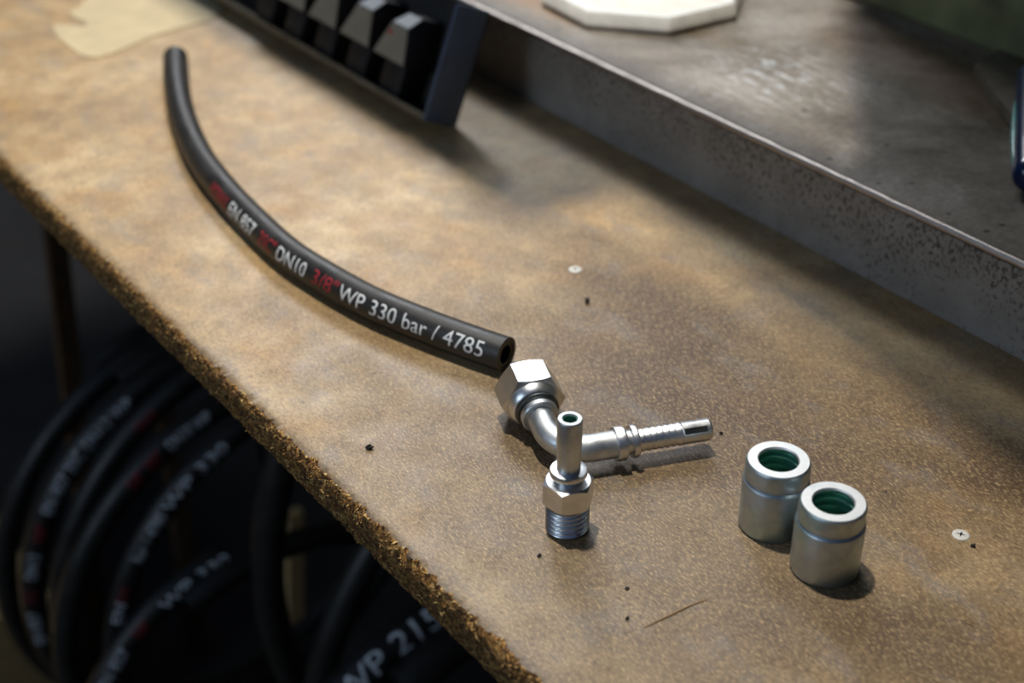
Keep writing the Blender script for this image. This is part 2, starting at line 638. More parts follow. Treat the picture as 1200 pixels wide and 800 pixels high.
# ------------------------------------------------------------------ floor, wall
fl = mesh('floor', *box_vf(-4.6, 3.1, -3.5, 3.0, -0.95, -0.90), M['floor'])
fl['kind'] = 'structure'
wb = mesh('wall_back', *box_vf(-4.5, 3.0, 2.9, 3.0, -0.90, 0.9), M['wall'])
wb['kind'] = 'structure'
for nm, bb in (('wall_front', (-4.5, 3.0, -3.5, -3.4, -0.90, 1.9)), ('wall_left', (-4.6, -4.5, -3.5, 3.0, -0.90, 1.9)), ('wall_right', (3.0, 3.1, -3.5, 3.0, -0.90, 1.9))):
    mesh(nm, *box_vf(*bb), M['wall'])['kind'] = 'structure'

# unseen slabs on posts, added to keep the bench lamp off the back strip
for nm, bb in (('shade_rig_1', (-2.4, -0.652, 0.412, 0.498, 0.55, 0.60)),
               ('shade_rig_3', (-2.38, -2.32, 0.48, 0.54, 0.0505, 0.549)), ('shade_rig_4', (0.34, 0.40, 0.58, 0.64, 0.0505, 0.549))):
    mesh(nm, *box_vf(*bb), M['wall'])['kind'] = 'structure'

V = [(-0.6515, 0.4636), (0.40, 0.325), (0.40, 0.85), (-0.70, 0.85), (-0.679, 0.639), (-0.545, 0.503), (-0.6515, 0.498)]  # added slab, outline cut to the shadow wanted on bench and plate
V = [(x, y, 0.55) for x, y in V] + [(x, y, 0.60) for x, y in V]
mesh('shade_rig_2', V, [tuple(range(6, -1, -1)), tuple(range(7, 14))] + [(i, (i + 1) % 7, 7 + (i + 1) % 7, 7 + i) for i in range(7)], M['wall'])['kind'] = 'structure'

# ------------------------------------------------------------------ workbench
YE = 0.233
TH = 0.0185
bench = thing('workbench', 'workbench with a stained brown hardboard top and a frayed raw front edge', 'workbench', (0, 0, 0))


def edge_off(x, z):
    a = noise.noise(Vector((x * 60, z * 60, 3.1))) * 0.0007 + noise.noise(Vector((x * 260, z * 260, 9.7))) * 0.0008
    b = noise.noise(Vector((x * 900, z * 900, 1.7))) * 0.0006
    t = max(0.0, 1 + z / 0.004)
    chip = max(0.0, noise.noise(Vector((x * 130, 0.3, 5.0))) - 0.12) * 0.006 + max(0.0, noise.noise(Vector((x * 420, 0.8, 2.0)))) * 0.0022
    return -(a + b) + t * (chip + 0.0007)


V, Fc, fm = [], [], []
xs = [-1.35 + i * 0.0014 for i in range(int(1.45 / 0.0014))]
zr = [0, -0.0006, -0.0014, -0.0026, -0.004, -0.006, -0.008, -0.010, -0.012, -0.014, -0.0158, -0.0173, -TH]
nr = len(zr) + 3
for x in xs:
    V.append((x, YE + 0.012, 0))
    V.append((x, YE + 0.0062, 0))
    for z in zr:
        y = YE + edge_off(x, z)
        zz = z if z > -0.0001 or z == -TH else z + noise.noise(Vector((x * 300, z * 800, 7))) * 0.0005
        if z == 0:
            y += 0.0006
            zz = -max(0, noise.noise(Vector((x * 350, 4.2, 1)))) * 0.0007
        V.append((x, y, zz))
    V.append((x, YE + 0.02, -TH))
for i in range(len(xs) - 1):
    for j in range(nr - 1):
        Fc.append((i * nr + j, (i + 1) * nr + j, (i + 1) * nr + j + 1, i * nr + j + 1))
        fm.append(0 if j < 2 else 1)
# the broad top and the ends
b0 = len(V)
V += [(-2.4, YE + 0.012, 0), (0.5, YE + 0.012, 0), (0.5, 1.35, 0), (-2.4, 1.35, 0), (-2.4, YE + 0.012, -TH), (0.5, YE + 0.012, -TH), (0.5, 1.35, -TH), (-2.4, 1.35, -TH)]
Fc += [(b0, b0 + 1, b0 + 2, b0 + 3), (b0 + 4, b0 + 7, b0 + 6, b0 + 5), (b0 + 2, b0 + 3, b0 + 7, b0 + 6)]
fm += [0, 0, 0]
for xa, xb in ((-2.4, xs[0]), (xs[-1], 0.5)):
    k = len(V)
    V += [(xa, YE, 0), (xb, YE, 0), (xb, YE + 0.012, 0), (xa, YE + 0.012, 0), (xa, YE, -TH), (xb, YE, -TH)]
    Fc += [(k, k + 1, k + 2, k + 3), (k, k + 4, k + 5, k + 1)]
    fm += [0, 1]
top = mesh('worktop', V, Fc, None, bench, smooth=50, mats=[M['worktop'], M['edge']], fm=fm)

# frayed fibres sticking out of the cut edge: far too many to count
V, Fc = [], []
rr = random.Random(3)
for i in range(9000):
    x = -0.95 + rr.random() * 0.75
    top_bias = rr.random() < 0.5
    z = -abs(rr.gauss(0, 0.0035)) if top_bias else -rr.random() * TH
    z = max(z, -TH)
    y = YE + edge_off(x, z) + 0.0003
    c = Vector((x, y, z + (0.0002 if top_bias else 0)))
    d = Vector((rr.gauss(0, 1), -abs(rr.gauss(0.3, 0.5)), rr.gauss(0, 0.55))).normalized()
    u = d.cross(Vector((rr.random() - .5, rr.random() - .5, rr.random() - .5))).normalized()
    v = d.cross(u)
    L = 0.0008 + rr.random() ** 2 * 0.0032
    wd = 0.00018 + rr.random() * 0.0004
    k = len(V)
    V += [c - d * L * 0.4 + u * wd, c - d * L * 0.4 - u * wd + v * wd, c - d * L * 0.4 - v * wd, c + d * L * 0.6]
    Fc += [(k, k + 1, k + 3), (k + 1, k + 2, k + 3), (k + 2, k, k + 3), (k, k + 2, k + 1)]
fo = mesh('edge_fibres', V, Fc, M['fibre'], bench)
fo['kind'] = 'stuff'
for x, y in ((-2.3, 0.32), (0.38, 0.32), (-2.3, 1.25), (0.38, 1.25)):
    box('leg', x - 0.03, x + 0.03, y - 0.03, y + 0.03, -0.90, -TH, M['frame'], bench, 0.003)

# ------------------------------------------------------------------ raised steel plate with its front flange
YF, ZT = 0.555, 0.0495
st = thing('steel_plate', 'raised grimy steel plate with a chipped grey front flange along the back of the bench', 'steel plate', (0, YF, 0.0003))
box('top_plate', -1.9, 0.42, 0.004, 0.78, ZT - 0.005, ZT, M['steel'], st, 0.0006)
V, Fc = [], []
n = 700
for i in range(n + 1):
    x = -1.9 + 2.32 * i / n
    drip = max(0, noise.noise(Vector((x * 45, 1, 1))) - 0.2) * 0.004
    jag = noise.noise(Vector((x * 160, 2, 5))) * 0.0003
    V += [(x, 0.004, 0.0), (x, jag - drip * 0.3, 0.0002), (x, jag * 0.5, 0.006), (x, 0, 0.02), (x, 0, ZT - 0.0035), (x, 0.0035, ZT - 0.0035)]
for i in range(n):
    for j in range(5):
        Fc.append((i * 6 + j, (i + 1) * 6 + j, (i + 1) * 6 + j + 1, i * 6 + j + 1))
mesh('front_flange', V, Fc, M['flange'], st, smooth=60)
path = [Vector((-1.9 + 2.32 * i / 500, 0.0022 + noise.noise(Vector((i * 0.35, 0, 0))) * 0.00035, ZT - 0.0019 + noise.noise(Vector((i * 0.3, 5, 0))) * 0.00025)) for i in range(501)]
mesh('worn_edge', *sweep_vf(path, 0.0023, 10), M['bead'], st, smooth=60)
box('back_support', -1.9, 0.42, 0.74, 0.78, 0.0, ZT - 0.005, M['flange'], st)

# ------------------------------------------------------------------ die tray leaning against the flange
tilt = radians(22)
TN = Vector((0, -cos(tilt), sin(tilt)))      # out of the open side
TL = Vector((0, sin(tilt), cos(tilt)))       # up the leaning back
TX = Vector((1, 0, 0))
tray = thing('die_tray', 'blue-grey steel tray of black dies tipped back against the plate flange', 'tray', (-0.729, 0.492, 0))


def tp(x, nn, l):
    return TX * x + TN * nn + TL * l


def tray_box(name, x0, x1, n0, n1, l0, l1, mat, bev=0.0005, parent=tray):
    v, f = box_vf(x0, x1, n0, n1, l0, l1)
    return bevelled(name, [tp(*p) for p in v], f, mat, parent, bev)


tray_box('back_panel', -0.55, 0, 0, 0.0015, 0, 0.076, M['tray_in'])
tray_box('bottom_ledge', -0.55, -0.0015, 0.0015, 0.0255, 0, 0.0015, M['tray_in'])
tray_box('ledge_lip', -0.55, -0.0015, 0.0250, 0.0268, -0.0002, 0.0040, M['tray_lip'])
tray_box('end_panel', -0.0015, 0.0005, 0.0016, 0.0275, 0.0, 0.077, M['tray'])
tray_box('top_ledge', -0.55, -0.0015, 0.0015, 0.006, 0.0745, 0.076, M['tray_in'])
tray_box('end_panel', -0.552, -0.55, 0.0, 0.0275, 0.0, 0.077, M['tray'])


def make_die():
    d = thing('crimping_die', '', 'die', (0, 0, 0))
    # wedge shaped jaw: local x along the tray, l up, n out; the wide ground face looks out of the tray
    l0, l1, D = 0.0235, 0.0470, 0.0270
    P = [(-0.0380, l0, D), (0, l0, D), (-0.0062, l1, D), (-0.0255, l1, D),
         (-0.0205, 0.0555, 0.0190), (-0.0050, 0.0555, 0.0190),
         (-0.0360, l0, 0.001), (-0.0015, l0, 0.001), (-0.0050, 0.0555, 0.001), (-0.0205, 0.0555, 0.001)]
    V = [tp(x, nn, l) for x, l, nn in P]
    side_r = (1, 7, 8, 5, 2)
    side_l = (0, 3, 4, 9, 6)
    bevelled('die_body', V, [(0, 1, 7, 6), side_r, side_l, (4, 5, 8, 9), (6, 7, 8, 9), (0, 1, 2, 3), (2, 5, 4, 3)], M['die_side'], d, 0.0006)
    e = TN * 0.0003

    def plate(name, ids, mat, inset):
        q = [V[i] for i in ids]
        nrm = (q[1] - q[0]).cross(q[2] - q[0]).normalized()
        if nrm.dot(TN + TL * 0.2) < 0:
            nrm = -nrm
        c = sum(q, Vector()) / 4
        q = [c + (p - c) * inset for p in q]
        vv = [p - nrm * 0.0003 for p in q] + [p + nrm * 0.0003 for p in q]
        return mesh(name, vv, [(3, 2, 1, 0), (4, 5, 6, 7), (0, 1, 5, 4), (1, 2, 6, 5), (2, 3, 7, 6), (3, 0, 4, 7)], mat, d)
    plate('ground_face', (0, 1, 2, 3), M['die_face'], 0.97)['label'] = 'dull grey ground steel face'
    plate('chamfer', (3, 2, 5, 4), M['die_top'], 0.95)['label'] = 'bright silver chamfered top'
    v, f = box_vf(-0.031, -0.006, 0.001, 0.021, 0.0002, 0.0230)
    bevelled('foot', [tp(*p) for p in v], f, M['die_side'], d, 0.0025)
    return d


die0 = make_die()
die_labels = ['black die with grey face and red dot nearest the tray end panel', 'second black die from the tray end panel, grey face, silver top',
              'third black die from the tray end panel, cut by the top of the picture', 'fourth black die from the tray end panel, just its grey face showing',
              'fifth black die from the tray end panel, only its dark base showing']
for i, lb in enumerate(die_labels):
    o = die0
    if i:
        o = die0.copy()
        COL.objects.link(o)
        for ch in die0.children:
            c = ch.copy()
            COL.objects.link(c)
            c.parent = o
    o.location = Vector((-0.729, 0.492, 0)) + tp(-0.0342 - i * 0.0437, 0.0016, 0.0016)
    o['label'] = lb
    o['group'] = 'dies standing in the tray'
die_r = mesh('red_dot', *[a for a in lathe_vf([(0, 0), (0.0018, 0), (0.0018, 0.0005), (0, 0.0005)], 16)], M['red_dot'], die0)
die_r.rotation_euler = TN.to_track_quat('Z', 'Y').to_euler()
die_r.location = tp(-0.0240, 0.0275, 0.0405)
die_r['label'] = 'small red paint dot'

# ------------------------------------------------------------------ cut length of printed hose on the bench
RH = 0.00875
hp = [(-0.9290, 0.3882), (-0.9220, 0.3850), (-0.8816, 0.3667), (-0.8260, 0.3452), (-0.7663, 0.3280), (-0.7146, 0.3191), (-0.6687, 0.3144), (-0.6258, 0.3123),
      (-0.5864, 0.3157), (-0.5530, 0.3212), (-0.5202, 0.3308), (-0.4946, 0.3397), (-0.4756, 0.3472)]
path, LH = resample(spline([(x, y, RH) for x, y in hp]), 160)
base = Vector((-0.6258, 0.3123, 0))
pathl = [p - base for p in path]
hose = thing('hose', 'cut length of black rubber hydraulic hose with white and red print lying on the bench', 'hose', base)
mesh('rubber_cover', *sweep_vf(pathl, RH, 40, 0.0066), M['rubber'], hose, smooth=40)
mesh('inner_tube', *sweep_vf([pathl[0].lerp(pathl[1], 0.15)] + pathl[1:-1] + [pathl[-1].lerp(pathl[-2], 0.15)], 0.0066, 32, 0.0048), M['tube'], hose, smooth=40)


def hose_surf(path, r, phi0, side):
    """letters upright for a viewer on the -Y side; phi measured from straight up towards the viewer"""
    f = tube_surface(path, r, phi0)

    def g(s, h, off):
        p, t, h, off = f(s, h, off)
        t = Vector((t.x, t.y, t.z)).normalized()
        up = (Vector((0, 0, 1)) - t * t.z).normalized()
        sd = t.cross(up) * side
        a = phi0 - h / r
        return p + (up * cos(a) + sd * sin(a)) * (r + off)
    return g


def s_of(path, xy):
    best, s, bs = 9, 0.0, 0.0
    for a, b in zip(path, path[1:]):
        m = (a + b) / 2
        d = (m.x - xy[0]) ** 2 + (m.y - xy[1]) ** 2
        if d < best:
            best, bs = d, s + (b - a).length / 2
        s += (b - a).length
    return bs


HS = hose_surf(pathl, RH, radians(62), 1)
PRINT = [('red', 'HYDRAUL', 0.268, 0.300), ('white', 'EN 857', 0.304, 0.345), ('red', '2SC"', 0.353, 0.375), ('white', 'DN10', 0.3785, 0.4105),
         ('red', '3/8"', 0.418, 0.4425), ('white', 'WP 330 bar / 4785', 0.4445, 0.555)]
print('HOSE LENGTH', LH)
PX = []
HOSE_PRINT_SLOT = True
for colr, body, s0, s1 in PRINT:
    o = wrap_text('print', body, HS, s0 * LH / 0.5649, s1 * LH / 0.5649, 0, 0.0079, M[colr], hose)
    o['label'] = ('dark red printed marking ' if colr == 'red' else 'white printed marking ') + body.replace('"', ' inch') if colr == 'white' else 'dark red printed marking'

# ------------------------------------------------------------------ elbow fitting
Bc = Vector((-0.3975, 0.3150, 0))
a1 = Vector((-0.0365, 0.0160, 0)).normalized()
a2 = Vector((-a1.y * -1, -a1.x, 0)).normalized()
if a2.y < 0:
    a2 = -a2
a1.z, a2.z = 0, 0
AF = 0.0262
zc = AF / 2 + 0.0001
elbow = thing('elbow_fitting', 'zinc-plated ninety degree hose elbow with hex swivel nut lying behind the upright fitting', 'pipe fitting', Bc)
rb = 0.017
p0 = a1 * 0.0295
pts = [p0 + Vector((0, 0, zc)), a1 * (rb + 0.001) + Vector((0, 0, zc))]
cen = a1 * rb + a2 * rb
arc = []
for k in range(25):
    t = k / 24 * pi / 2
    arc.append(cen - a2 * rb * cos(t) - a1 * rb * sin(t) + Vector((0, 0, zc)))
tail0 = a2 * 0.026
path = [pts[0].lerp(arc[0], i / 5) for i in range(5)] + arc + [arc[-1].lerp(tail0 + Vector((0, 0, zc)), i / 3) for i in range(1, 4)]
mesh('bent_tube', *sweep_vf(path, 0.0062, 40, 0.0035), M['zinc_dull'], elbow, smooth=50)


def along(dirv, org):
    q = Vector((0, 0, 1)).rotation_difference(dirv)
    return Matrix.Translation(org) @ q.to_matrix().to_4x4()


mn = along(a1, Vector((0, 0, zc)))
# orient the hexagon with one flat on the bench
up_l = mn.to_3x3().inverted() @ Vector((0, 0, 1))
rot = atan2(up_l.y, up_l.x)
v, f = hex_vf(AF, 0.0355, 0.0515, 0.0085, 96, radians(30), rot)
mesh('swivel_nut', xform(v, mn), f, M['zinc'], elbow, smooth=25)
v, f = lathe_vf([(0.0060, 0.0250), (0.0080, 0.0250), (0.0086, 0.0257), (0.0086, 0.0282), (0.0080, 0.0289), (0.0080, 0.0297), (0.0060, 0.0297)], 64, True)
mesh('neck_collar', xform(v, mn), f, M['zinc_dull'], elbow, smooth=40)
v, f = lathe_vf([(0.0070, 0.0292), (0.0094, 0.0292), (0.0100, 0.0298), (0.0100, 0.0312), (0.0096, 0.0320), (0.0070, 0.0320)], 64, True)
r_ = mesh('retaining_ring', xform(v, mn), f, M['zinc_dark'], elbow, smooth=40)
r_['label'] = 'dark steel ring behind the nut'
v, f = lathe_vf([(0.0085, 0.0312), (0.0104, 0.0312), (0.0112, 0.0320), (0.0123, 0.0350), (0.0124, 0.0359), (0.0085, 0.0359)], 64, True)
mesh('nut_shoulder', xform(v, mn), f, M['zinc'], elbow, smooth=40)
mt = along(a2, Vector((0, 0, zc)))
prof = [(0.0036, 0.026), (0.0062, 0.026), (0.0076, 0.0262), (0.0078, 0.0266), (0.0078, 0.0302), (0.0074, 0.0308), (0.0054, 0.0312), (0.0054, 0.0334), (0.0072, 0.0337),
        (0.0074, 0.0342), (0.0074, 0.0358), (0.0070, 0.0364), (0.0050, 0.0366), (0.0036, 0.0366)]
v, f = lathe_vf(prof, 64, True)
mesh('crimp_collar', xform(v, mt), f, M['zinc'], elbow, smooth=30)
prof = [(0.0034, 0.0364)]
z = 0.0366
for k in range(7):
    prof += [(0.00475, z), (0.0052, z + 0.0020), (0.0052, z + 0.0025), (0.00475, z + 0.0028)]
    z += 0.0029
prof += [(0.0051, z + 0.0003), (0.0051, 0.0700), (0.0044, 0.0710), (0.0032, 0.0710)]
v, f = lathe_vf(prof, 64, True)
mesh('barbed_tail', xform(v, mt), f, M['zinc'], elbow, smooth=30)
# thin dark plate set on the tail near its tip
side = (Vector((0, 0, 1)) * 0.72 + a1 * -1 * 0.69).normalized()
tgt = mt.to_3x3() @ Vector((0, 0, 1))
wv = tgt.cross(side).normalized()
cc = Vector((0, 0, zc)) + a2 * 0.0630 + side * 0.00485
vv = [cc + tgt * a + wv * b + side * c for c in (-0.0004, 0.00035) for a, b in ((-0.0052, -0.0013), (0.0052, -0.0013), (0.0052, 0.0013), (-0.0052, 0.0013))]
sl = mesh('tail_mark', vv, [(0, 3, 2, 1), (4, 5, 6, 7), (0, 1, 5, 4), (1, 2, 6, 5), (2, 3, 7, 6), (3, 0, 4, 7)], M['zinc_dark'], elbow)
sl['label'] = 'dark narrow mark near the tail tip'

# the elbow lies tipped: on the near rim of the nut, tail drooping towards the bench
piv = a1 * 0.0355
RM = Matrix.Rotation(radians(2.5), 4, (0, 0, 1)) @ Matrix.Rotation(radians(0.2), 4, a1) @ Matrix.Rotation(radians(4.0), 4, a2)
elbow.matrix_world = Matrix.Translation(Bc) @ Matrix.Translation(piv) @ RM @ Matrix.Translation(-piv)

# ------------------------------------------------------------------ straight fitting standing on its thread
pin = thing('straight_fitting', 'zinc-plated straight hose fitting standing upright on its threaded end', 'pipe fitting', (-0.3648, 0.2975, 0), radians(10))
mesh('thread', *thread_vf(0.0092, 0.0010, 0.0024, 0.0, 0.0125, 96, 14, 0.005), M['zinc'], pin, smooth=35)
mesh('thread_relief', *lathe_vf([(0.0050, 0.0120), (0.0080, 0.0120), (0.0080, 0.0140), (0.0050, 0.0140)], 64, True), M['zinc_dull'], pin, smooth=35)
v, f = hex_vf(0.0188, 0.0135, 0.0245, 0.005, 96, radians(30), radians(28))
mesh('hex_body', v, f, M['zinc'], pin, smooth=25)
prof = [(0.0045, 0.0240), (0.0058, 0.0240), (0.0058, 0.0268), (0.0074, 0.0272), (0.0078, 0.0278), (0.0078, 0.0292), (0.0074, 0.0300), (0.0056, 0.0304), (0.0045, 0.0304)]
mesh('crimp_collar', *lathe_vf(prof, 64, True), M['zinc'], pin, smooth=35)
prof = [(0.0030, 0.0300), (0.0049, 0.0300), (0.0049, 0.0420), (0.0052, 0.0423), (0.0052, 0.0540), (0.0050, 0.0547), (0.0047, 0.0550), (0.0033, 0.0550), (0.0030, 0.0542)]
mesh('stem', *lathe_vf(prof, 64, True), M['zinc_dull'], pin, smooth=35)
b_ = mesh('bore', *lathe_vf([(0.00302, 0.0542), (0.0029, 0.0542), (0.0029, 0.03), (0.0, 0.03)], 48), M['bore'], pin, smooth=35)
b_['label'] = 'blue-green bore of the stem'


# ------------------------------------------------------------------ crimp ferrules
def make_ferrule(label):
    t = thing('ferrule', label, 'ferrule', (0, 0, 0), 0, 'pair of crimp ferrules')
    R, Hh, ri = 0.0138, 0.0335, 0.0080
    prof = [(R - 0.0012, 0.0), (R - 0.0004, 0.0004), (R, 0.0014), (R, Hh * 0.70), (R - 0.0002, Hh * 0.713), (R - 0.0011, Hh * 0.735), (R - 0.0011, Hh * 0.755),
            (R - 0.0006, Hh * 0.775), (R - 0.0006, Hh - 0.0012), (R - 0.0010, Hh - 0.0004), (R - 0.0014, Hh)]
    prof_in = [(ri + 0.0003, Hh), (ri, Hh - 0.0005)]
    mesh('shell', *lathe_vf(prof + [(R - 0.0016, Hh - 0.0001), (R - 0.0016, 0.0)], 96, True), M['ferrule'], t, smooth=30)
    e = mesh('end_face', *lathe_vf([(R - 0.0015, Hh - 0.0002), (R - 0.0014, Hh), (ri + 0.0005, Hh), (ri, Hh - 0.0006), (ri, Hh - 0.0012), (R - 0.0017, Hh - 0.0012)], 96, True), M['ferrule_top'], t, smooth=30)
    e['label'] = 'bright turned end face'
    prof = [(R - 0.0017, Hh - 0.0012), (ri, Hh - 0.0012)]
    z = Hh - 0.0016
    while z > 0.005:
        prof += [(ri + 0.0002, z), (ri + 0.0018, z - 0.0006), (ri + 0.0018, z - 0.0022), (ri + 0.0002, z - 0.0028), (ri, z - 0.0036)]
        z -= 0.0040
    prof += [(ri, 0.0005), (R - 0.0017, 0.0005)]
    b = mesh('grooved_bore', *lathe_vf(prof, 96, True), M['bore'], t, smooth=30)
    b['label'] = 'green tinted grooved bore'
    return t


f1 = make_ferrule('zinc-plated crimp ferrule farther back, partly hidden by its twin')
f1.location = (-0.3157, 0.3670, 0)
f2 = f1.copy()
COL.objects.link(f2)
for ch in f1.children:
    c = ch.copy()
    COL.objects.link(c)
    c.parent = f2
f2['label'] = 'zinc-plated crimp ferrule in front, standing nearer the bottom of the picture'
f2.location = (-0.2837, 0.3647, 0)
f2.rotation_euler = (0, 0, 1.1)


# ------------------------------------------------------------------ countersunk screws
def screw(label, x, y, rot):
    t = thing('screw', label, 'screw', (x, y, 0), rot, 'screws holding down the worktop')
    R = 0.0036
    mesh('screw_head', *lathe_vf([(0, 0.00012), (0.0021, 0.00012), (0.0023, 0.00060), (R - 0.0004, 0.00050), (R, 0.0002), (R, -0.0002), (0.0018, -0.003), (0, -0.003)], 40), M['screw'], t, smooth=30)
    V, Fc = [], []
    # star shaped insert around the cross recess
    n = 16
    outer = [Vector((0.00225 * cos(2 * pi * k / n), 0.00225 * sin(2 * pi * k / n), 0.00062)) for k in range(n)]
    inner = []
    for k in range(n):
        r = 0.0020 if k % 4 == 0 else (0.00055 if k % 4 == 2 else 0.0009)
        inner.append(Vector((r * cos(2 * pi * k / n), r * sin(2 * pi * k / n), 0.00062)))
    low = [Vector((p.x * 0.8, p.y * 0.8, 0.0002)) for p in inner]
    V = outer + inner + low
    for k in range(n):
        k2 = (k + 1) % n
        Fc.append((k, k2, n + k2, n + k))
    mesh('recess_rim', V, Fc, M['screw'], t)
    Fd = []
    for k in range(n):
        k2 = (k + 1) % n
        Fd.append((n + k, n + k2, 2 * n + k2, 2 * n + k))
    Fd.append(tuple(range(2 * n, 3 * n)))
    c_ = mesh('cross_recess', V, Fd, M['dark'], t)
    c_['label'] = 'dark cross-shaped recess'
    return t


screw('countersunk cross-head screw in the worktop right of the two ferrules', -0.2638, 0.4248, 0.5)
screw('countersunk cross-head screw in the worktop between the hose and the steel plate', -0.5331, 0.4357, 1.1)


# ------------------------------------------------------------------ crumbs, splinter, torn card
def crumb(label, x, y, r, seed, flat=0.6):
    rr = random.Random(seed)
    bm = bmesh.new()
    bmesh.ops.create_icosphere(bm, subdivisions=2, radius=r)
    for v in bm.verts:
        k = 1 + noise.noise(v.co * (1.6 / r) + Vector((seed * 3.7, 0, 0))) * 0.9
        v.co = Vector((v.co.x * k, v.co.y * k * 0.75, (v.co.z * k) * flat))
    zmin = min(v.co.z for v in bm.verts)
    for v in bm.verts:
        v.co.z -= zmin
    me = bpy.data.meshes.new('dirt_crumb')
    bm.to_mesh(me)
    bm.free()
    me.materials.append(M['crumb'])
    o = bpy.data.objects.new('dirt_crumb', me)
    o.location = (x, y, 0)
    o.rotation_euler = (0, 0, rr.random() * 6)
    return tag(link(o), label, 'crumb', 'black crumbs of dirt on the worktop')


crumb('black crumb of dirt left of the elbow fitting near the front edge', -0.4598, 0.2597, 0.0016, 1)
crumb('black round crumb of dirt just below the screw near the hose', -0.5023, 0.4192, 0.0017, 2)
crumb('tiny black crumb beside the screw right of the ferrules', -0.2563, 0.4231, 0.0011, 3)
crumb('tiny black crumb in front of the upright fitting', -0.3565, 0.2765, 0.0009, 4)
crumb('tiny black crumb right of the elbow tail tip', -0.3749, 0.3945, 0.0008, 5)
crumb('tiny black crumb near the bottom edge left of the splinter', -0.3075, 0.2817, 0.0009, 6)
crumb('flat dark crumb between the upright fitting and the splinter', -0.3205, 0.2927, 0.0011, 7, 0.3)

pa = [Vector((-0.3000, 0.2830, 0.0003)), Vector((-0.2990, 0.2960, 0.0005)), Vector((-0.2985, 0.3060, 0.0003)), Vector((-0.2972, 0.3143, 0.0004))]
pa, _ = resample(spline(pa, 8), 24)
o = mesh('wood_splinter', *sweep_vf(pa, [0.0002 * sin(pi * (0.08 + 0.84 * i / 23)) + 0.00006 for i in range(24)], 8), M['straw'], smooth=60)
tag(o, 'thin tan wood splinter lying left of the front ferrule', 'splinter')

# torn pale card
outl = [(-1.066, 0.350), (-1.040, 0.344), (-1.010, 0.343), (-0.992, 0.345), (-0.983, 0.352), (-0.985, 0.367), (-0.993, 0.385), (-1.000, 0.403), (-1.004, 0.425),
        (-1.006, 0.452), (-1.020, 0.470), (-1.055, 0.478), (-1.10, 0.470), (-1.135, 0.452), (-1.15, 0.430), (-1.13, 0.408), (-1.108, 0.395), (-1.094, 0.382), (-1.088, 0.372),
        (-1.070, 0.371), (-1.056, 0.374), (-1.050, 0.369), (-1.058, 0.362), (-1.066, 0.358)]
o2 = []
for i, p in enumerate(outl):
    q = outl[(i + 1) % len(outl)]
    for k in range(5):
        t = k / 5
        x, y = p[0] + (q[0] - p[0]) * t, p[1] + (q[1] - p[1]) * t
        o2.append((x + noise.noise(Vector((x * 150, y * 150, 0))) * 0.002, y + noise.noise(Vector((x * 150, y * 150, 7))) * 0.002))
c0 = Vector((-1.05, 0.41, 0))
nn = len(o2)
V = [Vector((x, y, 0.00015)) - c0 for x, y in o2] + [Vector((x, y, 0.0008)) - c0 for x, y in o2]
Fc = [tuple(range(nn - 1, -1, -1)), tuple(range(nn, 2 * nn))] + [(i, (i + 1) % nn, nn + (i + 1) % nn, nn + i) for i in range(nn)]
o = mesh('torn_card', V, Fc, M['paper'], loc=c0)
tag(o, 'pale torn piece of card lying flat on the far left of the worktop', 'card')

# ------------------------------------------------------------------ octagonal white block on the plate
oc = thing('octagonal_block', 'white eight-sided plastic block with scuffed sides on the steel plate', 'block', (-0.7360, 0.6560, ZT))


def octo(rad, z, a0=radians(-27.0)):
    return [Vector((rad * cos(a0 + 2 * pi * k / 8), rad * sin(a0 + 2 * pi * k / 8), z)) for k in range(8)]


V = octo(0.069, 0.0002) + octo(0.073, 0.004) + octo(0.0700, 0.0115)
Fc = [tuple(range(7, -1, -1))] + [(j * 8 + i, j * 8 + (i + 1) % 8, j * 8 + 8 + (i + 1) % 8, j * 8 + 8 + i) for j in range(2) for i in range(8)] + [tuple(range(16, 24))]
bevelled('side_wall', V, Fc, M['plastic_worn'], oc, 0.0004)['label'] = 'scuffed off-white bevelled sides'
V = octo(0.0695, 0.0114) + octo(0.0695, 0.0121) + octo(0.063, 0.0121) + octo(0.061, 0.0108)
Fc = [tuple(range(7, -1, -1))] + [(j * 8 + i, j * 8 + (i + 1) % 8, j * 8 + 8 + (i + 1) % 8, j * 8 + 8 + i) for j in range(3) for i in range(8)] + [tuple(range(24, 32))]
bevelled('top_face', V, Fc, M['plastic'], oc, 0.0003)

# ------------------------------------------------------------------ green machine at the back right
mc = thing('machine', 'large dirty green machine housing standing on the steel plate at the top right', 'machine', (-0.45, 0.90, ZT + 0.0006), radians(-4))
V, Fc = box_vf(-0.207, 0.36, -0.145, 0.26, 0.0032, 0.40)
bevelled('housing', V, Fc, M['green'], mc, 0.005, 3)
box('base_plate', -0.205, 0.355, -0.1425, 0.255, 0.0, 0.003, M['foot'], mc, 0.001)
V = [(-0.056, -0.1455, 0), (0.2, -0.1455, 0), (0.2, -0.255, 0), (0.08, -0.252, 0), (0.006, -0.211, 0), (-0.046, -0.178, 0)]
V = [Vector(p) for p in V] + [Vector((p[0], p[1], 0.0085)) for p in V]
bevelled('foot', V, [(5, 4, 3, 2, 1, 0), (6, 7, 8, 9, 10, 11)] + [(i, (i + 1) % 6, 6 + (i + 1) % 6, 6 + i) for i in range(6)], M['foot'], mc, 0.0010)
mesh('bolt', *[xform(a, Matrix.Translation((0.03, -0.172, 0.0085))) if i == 0 else a for i, a in enumerate(hex_vf(0.012, 0, 0.006, 0.0001, 48))], M['foot'], mc, smooth=25)

